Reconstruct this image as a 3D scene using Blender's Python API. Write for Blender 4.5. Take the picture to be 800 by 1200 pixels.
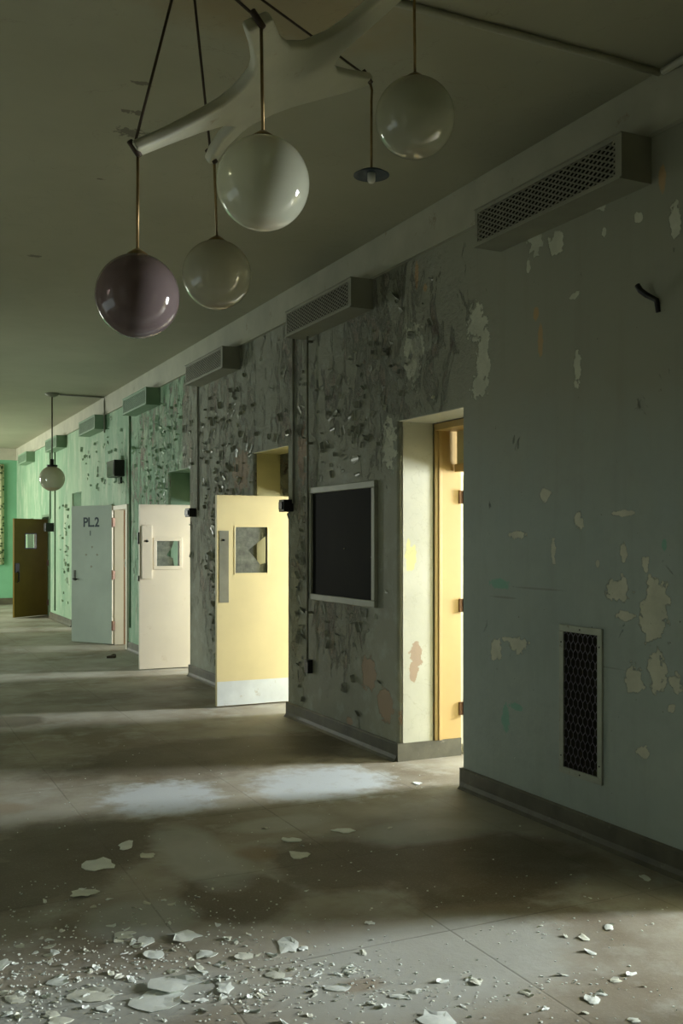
import bpy, bmesh, math, random
from mathutils import Vector, Matrix
random.seed(7)
C = bpy.context.scene
for o in list(bpy.data.objects): bpy.data.objects.remove(o)

# ------------------------------------------------------------------ camera
FPX = 1170.0; TH = math.atan(563/FPX); CS, SN = math.cos(TH), math.sin(TH)
HC = 1.65; D = 3.61; CEIL = 3.99; MOLD = 3.70; HY = 633.0
cam = bpy.data.objects.new('camera', bpy.data.cameras.new('camera')); C.collection.objects.link(cam)
cam.location = (0, 0, HC); cam.rotation_euler = (math.pi/2, 0, -TH)
cam.data.sensor_fit = 'VERTICAL'; cam.data.sensor_height = 36; cam.data.lens = 36*FPX/1200
cam.data.shift_y = (HY-600)/1200; cam.data.clip_start = .05
C.camera = cam

# ------------------------------------------------------------------ light
C.view_settings.view_transform = 'Standard'; C.view_settings.look = 'None'
C.view_settings.gamma = 1; C.view_settings.use_curve_mapping = False
C.view_settings.exposure = 0.0
wd = bpy.data.worlds.new('world'); C.world = wd; wd.use_nodes = True
wd.node_tree.nodes['Background'].inputs[0].default_value = (.55, .65, .7, 1)
wd.node_tree.nodes['Background'].inputs[1].default_value = .3
def area(name, loc, rot, sx, sy, power, col, spread=180):
    l = bpy.data.lights.new(name, 'AREA'); l.shape = 'RECTANGLE'; l.size = sx; l.size_y = sy
    l.energy = power; l.color = col; l.spread = math.radians(spread)
    o = bpy.data.objects.new(name, l); C.collection.objects.link(o); o.location = loc; o.rotation_euler = rot
    return o
DOORS = [(-.9, 0.05), (2.35, 3.25), (5.64, 6.52), (8.66, 9.57), (11.76, 12.71), (14.9, 15.78), (18.4, 19.3), (21.75, 22.65), (24.0, 24.9)]
ROOMX = 8.6
SKYC = (.93, .98, 1.0)
# daylight through the outer window of every side room (window stands a little nearer than its door)
ROOMP = [330, 800, 680, 520, 430, 190, 230, 22, 60]
for (a, b), p in zip(DOORS, ROOMP):
    area('room_window_light', (ROOMX-.02, a-.62, 1.75), (0, math.pi/2, 0), 1.7, .85, p, SKYC, 140)
# lamps added on the unseen side to light wall, green door and far end
area('corridor_fill_light', (-2.55, 5.2, 1.3), (0, -math.pi/2, 0), 1.2, 3.6, 12, (.86, 1.0, .92))
area('corridor_fill_light', (-2.55, 13.6, 1.2), (0, -math.pi/2, 0), 1.3, 1.6, 45, (.84, 1.0, .93), 110)
area('corridor_fill_light', (-2.55, 23.6, 2.1), (0, -math.pi/2, 0), 2.2, 3.4, 560, (.98, 1.0, .90))

# ------------------------------------------------------------------ helpers
def ray(px, py):
    r = (px-400)/FPX; v = (HY-py)/FPX
    return Vector((SN+r*CS, CS-r*SN, v))
def onX(px, py, X=D):
    d = ray(px, py); t = X/d.x; return Vector((X, d.y*t, HC+d.z*t))
def onY(px, py, Y):
    d = ray(px, py); t = Y/d.y; return Vector((d.x*t, Y, HC+d.z*t))
def onZ(px, py, Z=0.0):
    d = ray(px, py); t = (Z-HC)/d.z; return Vector((d.x*t, d.y*t, Z))
def atd(px, py, dep):
    d = ray(px, py); return Vector((d.x*dep, d.y*dep, HC+d.z*dep))

def obj(name, bm, m, parent=None, smooth=False, loc=None, rz=None, bevel=0):
    me = bpy.data.meshes.new(name); bm.normal_update(); bm.to_mesh(me); bm.free()
    o = bpy.data.objects.new(name, me); C.collection.objects.link(o)
    for mm in (m if isinstance(m, (list, tuple)) else [m]): me.materials.append(mm)
    if smooth:
        for p in me.polygons: p.use_smooth = True
    if parent: o.parent = parent
    if loc is not None: o.location = loc
    if rz is not None: o.rotation_euler[2] = rz
    if bevel:
        b = o.modifiers.new('bevel', 'BEVEL'); b.width = bevel; b.segments = 2; b.limit_method = 'ANGLE'
    return o
def tag(o, label=None, cat=None, group=None, kind=None):
    if label: o['label'] = label
    if cat: o['category'] = cat
    if group: o['group'] = group
    if kind: o['kind'] = kind
    return o
def empty(name, loc, rz=0):
    o = bpy.data.objects.new(name, None); C.collection.objects.link(o); o.location = loc
    o.rotation_euler = (0, 0, rz); o.empty_display_size = .1; return o
def copy_tree(o, parent=None):
    c = o.copy(); C.collection.objects.link(c); c.parent = parent
    for ch in list(bpy.data.objects):
        if ch.parent == o: copy_tree(ch, c)
    return c
def bx(bm, a, b):
    x0, y0, z0 = a; x1, y1, z1 = b
    v = [bm.verts.new(p) for p in ((x0,y0,z0),(x1,y0,z0),(x1,y1,z0),(x0,y1,z0),(x0,y0,z1),(x1,y0,z1),(x1,y1,z1),(x0,y1,z1))]
    for f in ((3,2,1,0),(4,5,6,7),(0,1,5,4),(1,2,6,5),(2,3,7,6),(3,0,4,7)): bm.faces.new([v[i] for i in f])
def prism(bm, pts, z0, z1):
    n = len(pts)
    a = [bm.verts.new((x, y, z0)) for x, y in pts]; b = [bm.verts.new((x, y, z1)) for x, y in pts]
    bm.faces.new(a[::-1]); bm.faces.new(b)
    for i in range(n): bm.faces.new((a[i], a[(i+1)%n], b[(i+1)%n], b[i]))
def tube(bm, pts, r, seg=8):
    pts = [Vector(p) for p in pts]; rings = []
    rr = r if isinstance(r, (list, tuple)) else [r]*len(pts)
    up = None
    for i, p in enumerate(pts):
        d = (pts[min(i+1, len(pts)-1)]-pts[max(i-1, 0)]).normalized()
        if up is None:
            up = d.orthogonal().normalized()
        u = (up-d*up.dot(d)).normalized(); up = u; w = d.cross(u)
        rings.append([bm.verts.new(p+rr[i]*(math.cos(2*math.pi*k/seg)*u+math.sin(2*math.pi*k/seg)*w)) for k in range(seg)])
    for i in range(len(rings)-1):
        for k in range(seg):
            bm.faces.new((rings[i][k], rings[i][(k+1)%seg], rings[i+1][(k+1)%seg], rings[i+1][k]))
    bm.faces.new(rings[0][::-1]); bm.faces.new(rings[-1])
def lathe(bm, prof, c=(0, 0, 0), seg=24):
    rings = []
    for r, z in prof:
        if r < 1e-6: rings.append([bm.verts.new((c[0], c[1], c[2]+z))])
        else: rings.append([bm.verts.new((c[0]+r*math.cos(2*math.pi*k/seg), c[1]+r*math.sin(2*math.pi*k/seg), c[2]+z)) for k in range(seg)])
    for A, B in zip(rings, rings[1:]):
        for k in range(seg):
            q = [A[k % len(A)], A[(k+1) % len(A)], B[(k+1) % len(B)], B[k % len(B)]]
            u = []
            for v in q:
                if v not in u: u.append(v)
            if len(u) > 2: bm.faces.new(u)
def BM(): return bmesh.new()
def boxbm(a, b):
    m = BM(); bx(m, a, b); return m

# ------------------------------------------------------------------ materials
class N:
    def __init__(s, name):
        s.m = bpy.data.materials.new(name); s.m.use_nodes = True; s.t = s.m.node_tree
        s.b = s.t.nodes['Principled BSDF']; s.out = s.t.nodes['Material Output']
        s.tc = s.t.nodes.new('ShaderNodeTexCoord').outputs['Object']
    def n(s, ty, **kw):
        x = s.t.nodes.new('ShaderNode'+ty)
        for k, v in kw.items(): setattr(x, k, v)
        return x
    def put(s, sock, v):
        if isinstance(v, bpy.types.NodeSocket): s.t.links.new(v, sock)
        elif isinstance(v, (tuple, list)) and len(v) == 3 and sock.type == 'RGBA': sock.default_value = (*v, 1)
        else: sock.default_value = v
    def math(s, op, a, b=0.0, clamp=False):
        x = s.n('Math', operation=op, use_clamp=clamp); s.put(x.inputs[0], a); s.put(x.inputs[1], b); return x.outputs[0]
    def vec(s, op, a, b=(0, 0, 0)):
        x = s.n('VectorMath', operation=op); s.put(x.inputs[0], a); s.put(x.inputs[1], b)
        return x.outputs['Value'] if op in ('LENGTH', 'DOT_PRODUCT') else x.outputs[0]
    def noise(s, scale, detail=4, rough=.55, vec=None, dist=0, color=False):
        x = s.n('TexNoise'); s.put(x.inputs['Vector'], vec if vec is not None else s.tc); x.inputs['Scale'].default_value = scale
        x.inputs['Detail'].default_value = detail; x.inputs['Roughness'].default_value = rough; x.inputs['Distortion'].default_value = dist
        return x.outputs['Color' if color else 'Fac']
    def ramp(s, v, lo, hi):
        x = s.n('MapRange'); s.put(x.inputs[0], v); x.inputs[1].default_value = lo; x.inputs[2].default_value = hi
        return x.outputs[0]
    def mix(s, f, a, b):
        x = s.n('Mix', data_type='RGBA'); s.put(x.inputs[0], f); s.put(x.inputs[6], a); s.put(x.inputs[7], b); return x.outputs[2]
    def scalev(s, v, sc):
        return s.vec('MULTIPLY', v, sc)
    def bump(s, h, st=.3, d=.01):
        x = s.n('Bump'); x.inputs['Strength'].default_value = st; x.inputs['Distance'].default_value = d
        s.put(x.inputs['Height'], h); s.t.links.new(x.outputs[0], s.b.inputs['Normal'])
    def base(s, c, rough=.6, metal=0):
        s.put(s.b.inputs['Base Color'], c); s.put(s.b.inputs['Roughness'], rough); s.put(s.b.inputs['Metallic'], metal); return s
    def blobs(s, P, L, rough=5.0, amt=.9, soft=.0):
        """union of noise-edged ellipses: L = [(centre, radii)] in object space"""
        acc = None
        for c, r in L:
            ln = s.vec('LENGTH', s.vec('MULTIPLY', s.vec('SUBTRACT', P, tuple(c)), tuple(1/q if q else 0 for q in r)))
            acc = ln if acc is None else s.math('MINIMUM', acc, ln)
        nz = s.math('MULTIPLY', s.math('SUBTRACT', s.noise(rough, 5, .65), .5), amt*2.2)
        return s.ramp(s.math('ADD', acc, nz), 1.0+soft+.03, 1.0-soft-.03)

def simple(name, col, rough=.6, metal=0, var=.12, scale=8, bump=0, dirt=None):
    s = N(name)
    f = s.ramp(s.noise(scale, 5), .3, .7)
    dk = tuple(c*(1-var) for c in col); lt = tuple(min(1, c*(1+var)) for c in col)
    c = s.mix(f, dk, lt)
    if dirt: c = s.mix(s.ramp(s.noise(scale*2.3, 6, .7), .62, .72), c, dirt)
    s.base(c, rough, metal)
    if bump: s.bump(s.noise(scale*3, 5), bump, .004)
    return s.m

def wr(px, py, rx, ry):
    """ellipse on the wall: centre and radii in metres"""
    p = onX(px, py); dep = p.x*SN+p.y*CS
    return (p, (0, rx*dep*dep/(D*FPX/CS*CS), ry*dep/FPX))
# --- right wall paint
def wall_mat():
    s = N('peeling_wall_paint'); P = s.tc
    sep = s.n('SeparateXYZ'); s.put(sep.inputs[0], P); X, Y, Z = sep.outputs
    n1 = s.noise(1.1, 5, .6); n2 = s.noise(6, 6, .65)
    grey = s.mix(s.ramp(n1, .3, .7), (.22, .225, .165), (.29, .295, .215))
    grey = s.mix(s.ramp(n2, .5, .75), grey, (.34, .36, .29))
    # near stretch: cooler hue low down, painting bluish bounce light into the coat
    cool_bounce = s.mix(s.ramp(n1, .3, .7), (.30, .36, .32), (.36, .42, .37))
    cool_bounce = s.mix(s.ramp(s.noise(9, 5, .6), .45, .8), cool_bounce, (.30, .35, .31))
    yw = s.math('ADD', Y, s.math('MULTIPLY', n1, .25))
    base = s.mix(s.math('MULTIPLY', s.ramp(yw, 6.3, 6.0), s.ramp(s.math('ADD', Z, s.math('MULTIPLY', n1, 1.2)), 3.2, 2.3)), s.mix(s.ramp(yw, 6.3, 6.0), grey, (.29, .295, .22)), cool_bounce)
    green = s.mix(s.ramp(s.noise(1.5, 5, .6, s.scalev(P, (1, 1, .35))), .35, .7), (.17, .31, .19), (.30, .44, .28))
    green = s.mix(s.ramp(s.noise(3.5, 5, .7, s.scalev(P, (1, 1.4, .5))), .5, .72), green, (.45, .52, .37))
    wob = s.math('MULTIPLY', s.math('SUBTRACT', s.noise(2.6, 5, .7), .5), 1.1)
    base = s.mix(s.ramp(s.math('ADD', Y, wob), 11.95, 12.05), base, green)
    # vertical dirt streaks
    st = s.ramp(s.noise(5, 4, .6, s.scalev(P, (1, 1.6, .12))), .5, .78)
    base = s.mix(s.math('MULTIPLY', st, .16), base, (.16, .15, .10))
    # zones where the coat has blistered and come away
    def zone(c, r, soft=.35): return s.blobs(P, [(c, r)], 1.2, .5, soft)
    zl = [((0, 10.45, 1.2), (0, .28, .8)), ((0, 12.9, 2.3), (0, 2.3, 1.9)), ((0, 10.5, 2.2), (0, 1.5, 2.2)), ((0, 8.6, 2.2), (0, .75, 1.9)), ((0, 6.9, 3.0), (0, 1.2, .75)), ((0, 7.6, 1.0), (0, .55, .45))]
    zn = s.blobs(P, zl, 1.3, .45, .3)
    fl = s.noise(4.2, 8, .72, s.scalev(P, (1, 1.25, .6)), .6)
    thr = s.math('SUBTRACT', .715, s.math('MULTIPLY', zn, .155))
    peel = s.ramp(s.math('SUBTRACT', fl, thr), -.004, .006)
    under = s.mix(s.ramp(s.noise(7, 5, .7), .4, .62), (.10, .08, .055), (.33, .29, .21))
    zd = s.blobs(P, [((0, 10.5, 1.25), (0, .35, .85)), ((0, 12.9, 2.75), (0, .5, .6)), ((0, 11.9, 2.6), (0, .2, .7))], 2.2, .6, .3)
    thr = s.math('SUBTRACT', thr, s.math('MULTIPLY', zd, .07))
    base = s.mix(peel, base, under)
    edge = s.ramp(s.math('ABSOLUTE', s.math('SUBTRACT', s.math('SUBTRACT', fl, thr), .004)), .012, .0)
    base = s.mix(s.math('MULTIPLY', edge, .55), base, (.62, .62, .50))
    # pale patches where the top coat is gone, on the near stretch
    pale = [wr(*q) for q in ((722,692,14,11),(728,690,6,14),(766,715,14,36),(772,700,10,20),(758,730,8,18),(743,797,11,15),(770,786,10,22),(792,800,7,10),(752,882,8,6),
        (677,611,6,9),(639,580,6,7),(648,648,2.5,15),(605,627,11,5),(582,760,5,12),(607,756,8,9),(732,602,12,3),(730,647,4,10),(756,661,4,10),(733,722,9,5),
        (650,286,9,12),(627,279,8,21),(705,234,7,14),(748,254,4,6),(791,259,6,20),(708,272,2.5,6),(674,346,6,4),(557,376,11,20),(566,418,7,42),(562,452,9,14),(484,412,11,36),
        (676,430,4,20),(619,312,2,9),(455,520,8,26),(600,750,18,3),(578,763,3,9),(786,830,4,5),(700,660,2,4))]
    pm = s.blobs(P, pale, 17, 1.35, .02)
    base = s.mix(pm, base, s.mix(s.ramp(n2, .35, .65), (.47, .49, .37), (.60, .61, .47)))
    tan = [wr(*q) for q in ((432,790,8,22),(452,826,9,20),(282,552,9,24),(355,534,6,32),(470,840,4,16),(410,845,4,4))]
    tm = s.blobs(P, tan, 12, .9, .02)
    base = s.mix(tm, base, (.33, .24, .155))
    gm = s.blobs(P, [wr(*q) for q in ((585,684,11,6),(592,842,4,18),(604,828,8,4),(778,640,3,7))], 22, .8, .1)
    base = s.mix(s.math('MULTIPLY', gm, .6), base, (.12, .42, .28))
    om = s.blobs(P, [wr(*q) for q in ((633,398,3,20),(628,368,3,8),(488,322,2,16),(498,338,2,5),(776,208,4,16))], 20, .6, .1)
    base = s.mix(s.math('MULTIPLY', om, .7), base, (.50, .30, .12))
    # small dark nicks and scuffs low down
    nk = s.ramp(s.noise(26, 4, .7, s.scalev(P, (1, 1, 1))), .70, .73)
    base = s.mix(nk, base, (.09, .075, .05))
    ln = s.blobs(P, [wr(*q) for q in ((664,840,3,30),(630,690,26,1.2),(590,700,14,1.2),(700,780,28,1.0))], 12, .3, .3)
    base = s.mix(s.math('MULTIPLY', ln, .35), base, (.12, .11, .07))
    s.base(base, .62); s.b.inputs['Specular IOR Level'].default_value = .35
    h = s.math('ADD', s.math('MULTIPLY', n2, .25), s.math('MULTIPLY', s.ramp(s.math('SUBTRACT', fl, thr), -.06, .01), -1.0))
    h = s.math('SUBTRACT', h, s.math('MULTIPLY', s.math('MAXIMUM', pm, tm), .35))
    h = s.math('ADD', h, s.math('MULTIPLY', s.math('MULTIPLY', s.noise(14, 6, .75), zn), 1.6))
    s.bump(h, .9, .02)
    return s.m
M = {}
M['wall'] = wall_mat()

def reveal_mat():
    s = N('doorway_reveal_paint'); P = s.tc
    b = s.mix(s.ramp(s.noise(2, 5), .3, .7), (.36, .36, .27), (.46, .46, .35))
    Yf = DOORS[2][1]
    def rv(px, py, rx, ry):
        p = onY(px, py, Yf); dep = p.x*SN+p.y*CS
        return (p, (rx*dep/FPX, .35, ry*dep/FPX))
    b = s.mix(s.blobs(P, [rv(481,654,7,16), rv(478,640,3,10)], 14, .8, .02), b, (.48, .47, .19))
    b = s.mix(s.blobs(P, [rv(487,768,8,17), rv(484,786,5,12)], 14, .8, .02), b, (.29, .21, .13))
    cr = s.ramp(s.math('ABSOLUTE', s.math('SUBTRACT', s.noise(3.2, 6, .6, None, .5), .5)), .006, .0)
    b = s.mix(s.math('MULTIPLY', cr, .3), b, (.2, .17, .1))
    s.base(b, .55); s.bump(s.noise(12, 5), .25, .006); return s.m
M['reveal'] = reveal_mat()

def ceil_mat():
    s = N('ceiling_paint'); P = s.tc
    b = s.mix(s.ramp(s.noise(.7, 5, .6), .3, .7), (.32, .315, .22), (.39, .385, .275))
    z = onZ(325, 12, CEIL)
    rust = s.blobs(P, [((z.x, z.y, 0), (.55, .28, 0)), ((z.x+.2, z.y+.1, 0), (.2, .12, 0))], 6, .5, .4)
    b = s.mix(s.math('MULTIPLY', rust, .5), b, (.34, .23, .08))
    q = [onZ(a, b_, CEIL) for a, b_ in ((152, 155), (148, 130), (160, 132), (166, 98), (40, 300), (118, 210))]
    mould = s.blobs(P, [((p.x, p.y, 0), (r, r*.7, 0)) for p, r in zip(q, (.08, .03, .035, .04, .05, .02))], 30, 1.6, .05)
    b = s.mix(s.math('MULTIPLY', mould, .8), b, (.10, .09, .06))
    cr = s.ramp(s.math('ABSOLUTE', s.math('SUBTRACT', s.noise(.9, 7, .6, None, .6), .5)), .0016, .0)
    b = s.mix(s.math('MULTIPLY', cr, .35), b, (.13, .12, .08))
    s.base(b, .6); s.bump(s.noise(5, 6), .15, .01); return s.m
M['ceiling'] = ceil_mat()

def floor_mat():
    s = N('worn_floor'); P = s.tc
    sep = s.n('SeparateXYZ'); s.put(sep.inputs[0], P); X, Y, Z = sep.outputs
    b = s.mix(s.ramp(s.noise(.9, 6, .6), .35, .65), (.20, .168, .115), (.42, .40, .33))
    b = s.mix(s.ramp(s.noise(3.1, 6, .65), .5, .7), b, (.40, .395, .34))
    def fb(px, py, rx, ry):
        p = onZ(px, py); a = onZ(px+rx, py); c = onZ(px, py-ry)
        return (p, (abs((a-p).x)+.02, (c-p).length, 0))
    dark = s.blobs(P, [fb(*q) for q in ((90,985,120,28),(20,1035,90,30),(280,1050,75,30),(400,1010,100,32),(560,1015,150,38),(250,885,200,18),(20,845,40,6))], 1.5, .75, .12)  # brown stains, deepened to strengthen the shade between the light strips
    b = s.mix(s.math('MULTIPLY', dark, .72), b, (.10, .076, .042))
    grey = s.blobs(P, [fb(*q) for q in ((170,1075,60,20),(500,1130,220,45),(230,1000,38,35),(110,1180,200,30),(500,975,80,12),(330,965,60,8))], 1.8, .6, .2)
    b = s.mix(s.math('MULTIPLY', grey, .6), b, (.47, .50, .465))
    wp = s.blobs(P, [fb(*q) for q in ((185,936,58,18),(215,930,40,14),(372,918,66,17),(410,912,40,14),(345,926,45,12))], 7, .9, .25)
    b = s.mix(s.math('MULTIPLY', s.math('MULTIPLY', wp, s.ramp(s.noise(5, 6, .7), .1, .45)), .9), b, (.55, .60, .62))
    rust = s.blobs(P, [fb(420,1155,26,8), fb(300,1000,20,8), fb(8,948,22,7)], 4, .6, .3)
    b = s.mix(s.math('MULTIPLY', rust, .5), b, (.25, .16, .07))
    # terrazzo bed joints on a 1.06 m grid
    def joint(c, off, wob):
        v = s.math('ADD', s.math('DIVIDE', s.math('SUBTRACT', c, off), 1.06), s.math('MULTIPLY', s.noise(2.2, 4, .6), wob))
        f = s.math('FRACT', s.math('ADD', v, 50.5)); return s.ramp(s.math('ABSOLUTE', s.math('SUBTRACT', f, .5)), .006, .002)
    j = s.math('MAXIMUM', joint(X, 1.19, .012), joint(Y, 3.61, .012))
    b = s.mix(s.math('MULTIPLY', s.math('MULTIPLY', j, s.ramp(s.noise(1.3, 5, .7), .35, .6)), .5), b, (.07, .058, .04))
    sp = s.noise(90, 3, .6)
    b = s.mix(s.math('MULTIPLY', s.ramp(sp, .56, .66), .25), b, (.42, .40, .33))
    dd = s.ramp(s.noise(38, 5, .7), .66, .70)
    b = s.mix(s.math('MULTIPLY', dd, .45), b, (.45, .45, .38))
    r = s.math('ADD', s.math('MULTIPLY', s.noise(2.2, 5), .4), .42)
    s.base(b, r); s.b.inputs['Specular IOR Level'].default_value = .4
    s.bump(s.math('ADD', s.noise(30, 6, .7), s.math('MULTIPLY', j, -.4)), .3, .006); return s.m
M['floor'] = floor_mat()
M['base'] = simple('dark_terrazzo_base', (.085, .08, .048), .55, 0, .35, 5, .3, (.17, .155, .11))
M['mould'] = simple('beam_paint', (.38, .375, .28), .6, 0, .12, 3, .2, (.26, .22, .14))
M['room'] = simple('room_paint', (.72, .66, .45), .7, 0, .08, 2)
M['endgreen'] = simple('mint_wall_paint', (.17, .40, .23), .6, 0, .15, 1.2, .1)
M['unit'] = simple('grey_green_steel', (.27, .27, .20), .5, 0, .1, 4, .1, (.2, .18, .12))
M['unitg'] = simple('green_steel', (.20, .31, .20), .5, 0, .1, 4)
M['dark'] = simple('dark_void', (.018, .017, .012), .8, 0, .2, 6)
M['mesh'] = simple('grille_wire', (.24, .235, .17), .5, .1, .15, 10)
M['wire'] = simple('violet_grey_wire', (.14, .13, .15), .45, .5, .25, 20)
M['ventframe'] = simple('chipped_vent_frame', (.34, .37, .29), .55, 0, .15, 10, .2, (.12, .09, .05))
M['yellow'] = simple('yellow_door_paint', (.74, .63, .33), .5, 0, .06, 2, .05)
M['frameyellow'] = simple('ochre_frame_paint', (.43, .295, .105), .45, 0, .08, 2, .05)
M['ochre'] = simple('dull_yellow_reveal', (.46, .42, .20), .5, 0, .1, 3)
M['kick'] = simple('pale_kick_plate', (.66, .70, .68), .5, 0, .1, 5, .1, (.5, .48, .38))
M['cream'] = simple('cream_door_paint', (.70, .63, .50), .5, 0, .05, 2, .05, (.60, .52, .38))
M['plateg'] = simple('dull_push_plate', (.36, .36, .28), .35, .5, .12, 8)
M['pldoor'] = simple('pale_green_door_paint', (.46, .53, .45), .5, 0, .1, 1.5, .1)
M['brown'] = simple('olive_brown_door', (.14, .10, .018), .4, 0, .15, 1.5)
M['pinkwood'] = simple('reddish_wood', (.30, .17, .09), .5, 0, .15, 6)
M['black'] = simple('black_metal', (.015, .015, .013), .4, .2, .2, 10)
M['board'] = simple('black_board', (.008, .008, .0055), .6, 0, .3, 2)
M['boardframe'] = simple('board_frame_paint', (.30, .31, .23), .5, 0, .1, 6)
M['rod'] = simple('aged_brass', (.22, .155, .06), .4, .7, .2, 30)
M['cable'] = simple('brown_cable', (.06, .04, .022), .6, .2, .2, 30)
for k_ in ('dark', 'board', 'brown'):
    M[k_].node_tree.nodes['Principled BSDF'].inputs['Specular IOR Level'].default_value = .03
M['conduit'] = simple('painted_conduit', (.20, .20, .145), .55, 0, .2, 7, .1, (.12, .1, .06))
M['conduitg'] = simple('green_painted_conduit', (.13, .21, .12), .55, 0, .2, 7)
M['branch'] = simple('cream_fixture_plaster', (.50, .50, .375), .5, 0, .1, 3, .1, (.36, .29, .17))
M['brass'] = simple('tarnished_hinge', (.16, .085, .05), .5, .4, .2, 15)
M['steel'] = simple('dull_steel', (.20, .21, .20), .3, .9, .2, 20)
M['chipA'] = simple('pale_paint_chip', (.78, .83, .77), .6, 0, .1, 9, .2, (.6, .58, .46))
M['chipB'] = simple('cream_paint_chip', (.68, .70, .59), .6, 0, .15, 9, .2, (.36, .33, .24))
M['ink'] = simple('blue_black_marker', (.03, .05, .06), .6, 0, .1, 10)
M['white'] = simple('white_socket', (.7, .7, .62), .4, 0, .05, 10)

def glass_pane():
    s = N('dirty_wired_glass')
    g = s.n('BsdfTransparent'); g.inputs[0].default_value = (.75, .8, .75, 1)
    c = s.mix(s.ramp(s.noise(14, 6, .7), .3, .7), (.13, .14, .12), (.30, .31, .26)); s.base(c, .15)
    mx = s.n('MixShader'); s.put(mx.inputs[0], s.ramp(s.noise(9, 5, .6), .2, .9)); 
    mx.inputs[0].default_value = .7
    f = s.math('ADD', s.math('MULTIPLY', s.noise(9, 5), .4), .5); s.put(mx.inputs[0], f)
    s.t.links.new(g.outputs[0], mx.inputs[1]); s.t.links.new(s.b.outputs[0], mx.inputs[2]); s.t.links.new(mx.outputs[0], s.out.inputs[0])
    return s.m
M['pane'] = glass_pane()
def clear_pane():
    s = N('clear_glass')
    g = s.n('BsdfTransparent'); g.inputs[0].default_value = (.95, .97, .95, 1); s.base((.8, .8, .8), .05)
    mx = s.n('MixShader'); mx.inputs[0].default_value = .1
    s.t.links.new(g.outputs[0], mx.inputs[1]); s.t.links.new(s.b.outputs[0], mx.inputs[2]); s.t.links.new(mx.outputs[0], s.out.inputs[0]); return s.m
M['clear'] = clear_pane()
def opal(name, col, tint, fac, cloud=(0, 0, 0)):
    """milky glass: thin translucent shell with a polished surface; thicker looking near the rim"""
    s = N(name)
    n = s.noise(3.0, 4, .5)
    sep = s.n('SeparateXYZ'); s.put(sep.inputs[0], s.tc)
    c = s.mix(s.ramp(n, .3, .7), tuple(q*.9 for q in col), col)
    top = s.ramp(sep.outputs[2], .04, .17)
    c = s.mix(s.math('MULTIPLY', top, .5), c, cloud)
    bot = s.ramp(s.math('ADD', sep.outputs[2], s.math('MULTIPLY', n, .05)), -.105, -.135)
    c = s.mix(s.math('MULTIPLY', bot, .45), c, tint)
    s.base(c, .06); s.b.inputs['Specular IOR Level'].default_value = .8
    s.b.inputs['Coat Weight'].default_value = .6; s.b.inputs['Coat Roughness'].default_value = .04
    tr = s.n('BsdfTranslucent'); s.put(tr.inputs[0], c)
    m1 = s.n('MixShader'); m1.inputs[0].default_value = .35
    s.t.links.new(s.b.outputs[0], m1.inputs[1]); s.t.links.new(tr.outputs[0], m1.inputs[2])
    g = s.n('BsdfTransparent'); g.inputs[0].default_value = (*[min(1, q*1.5) for q in col], 1)
    m2 = s.n('MixShader'); m2.inputs[0].default_value = fac
    s.t.links.new(m1.outputs[0], m2.inputs[1]); s.t.links.new(g.outputs[0], m2.inputs[2]); s.t.links.new(m2.outputs[0], s.out.inputs[0])
    return s.m
M['opal'] = opal('milky_glass', (.54, .55, .44), (.50, .33, .20), .22, (.40, .33, .24))
M['opal2'] = opal('cream_milky_glass', (.58, .57, .46), (.50, .30, .18), .16, (.44, .36, .27))
M['smoke'] = opal('smoky_mauve_glass', (.21, .165, .158), (.34, .32, .32), .25, (.13, .085, .06))
def curtain_mat():
    s = N('lattice_curtain'); v = s.n('TexVoronoi'); s.put(v.inputs['Vector'], s.scalev(s.tc, (9, 1, 14))); v.inputs['Scale'].default_value = 1
    s.base(s.mix(s.ramp(v.outputs['Distance'], .25, .5), (.05, .09, .03), (.50, .50, .30)), .8); return s.m
M['curtain'] = curtain_mat()

# ------------------------------------------------------------------ structure
def struct(name, bm, m, smooth=False, bevel=0):
    return tag(obj(name, bm, m, None, smooth, bevel=bevel), kind='structure')
Y0, Y1, XL = -3.2, 26.75, -2.6
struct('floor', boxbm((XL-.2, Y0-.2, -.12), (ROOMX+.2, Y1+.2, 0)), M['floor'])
struct('ceiling', boxbm((XL-.2, Y0-.2, CEIL), (ROOMX+.2, Y1+.2, CEIL+.12)), M['ceiling'])
BACK = 4.15; RH = 2.54
FLUSH = {5: 2.16, 7: 2.16, 8: 2.16}
# right wall: piers with rounded arrises, then the band above the doorways
bm = BM(); bb = BM(); edges = [Y0]
def pier(a, b, ra, rb, z1=RH):
    pts = [(BACK, a), (BACK, b)]
    def arc(cy, s0, r):
        return [(D+r-r*math.cos(t), cy+s0*(r*math.sin(t)-r)) for t in [i*math.pi/12 for i in range(7)]]
    pts += [(x, y) for x, y in arc(b, 1, rb)][::-1] if rb else [(D, b)]
    pts += [(x, y) for x, y in arc(a, -1, ra)] if ra else [(D, a)]
    prism(bm, pts, 0, z1)
prev = Y0
for i, (a, b) in enumerate(DOORS+[(Y1, Y1)]):
    ra = .035 if i > 0 and (i-1) not in FLUSH else 0
    rb = 0 if i in FLUSH or i == len(DOORS) else .012
    pier(prev, a, ra, rb)
    if i in FLUSH: bx(bm, (D, a, FLUSH[i]), (BACK, b, RH))
    prev = b
bx(bm, (D, Y0, RH), (BACK, Y1, CEIL))
struct('wall_right', bm, M['wall'])
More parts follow.
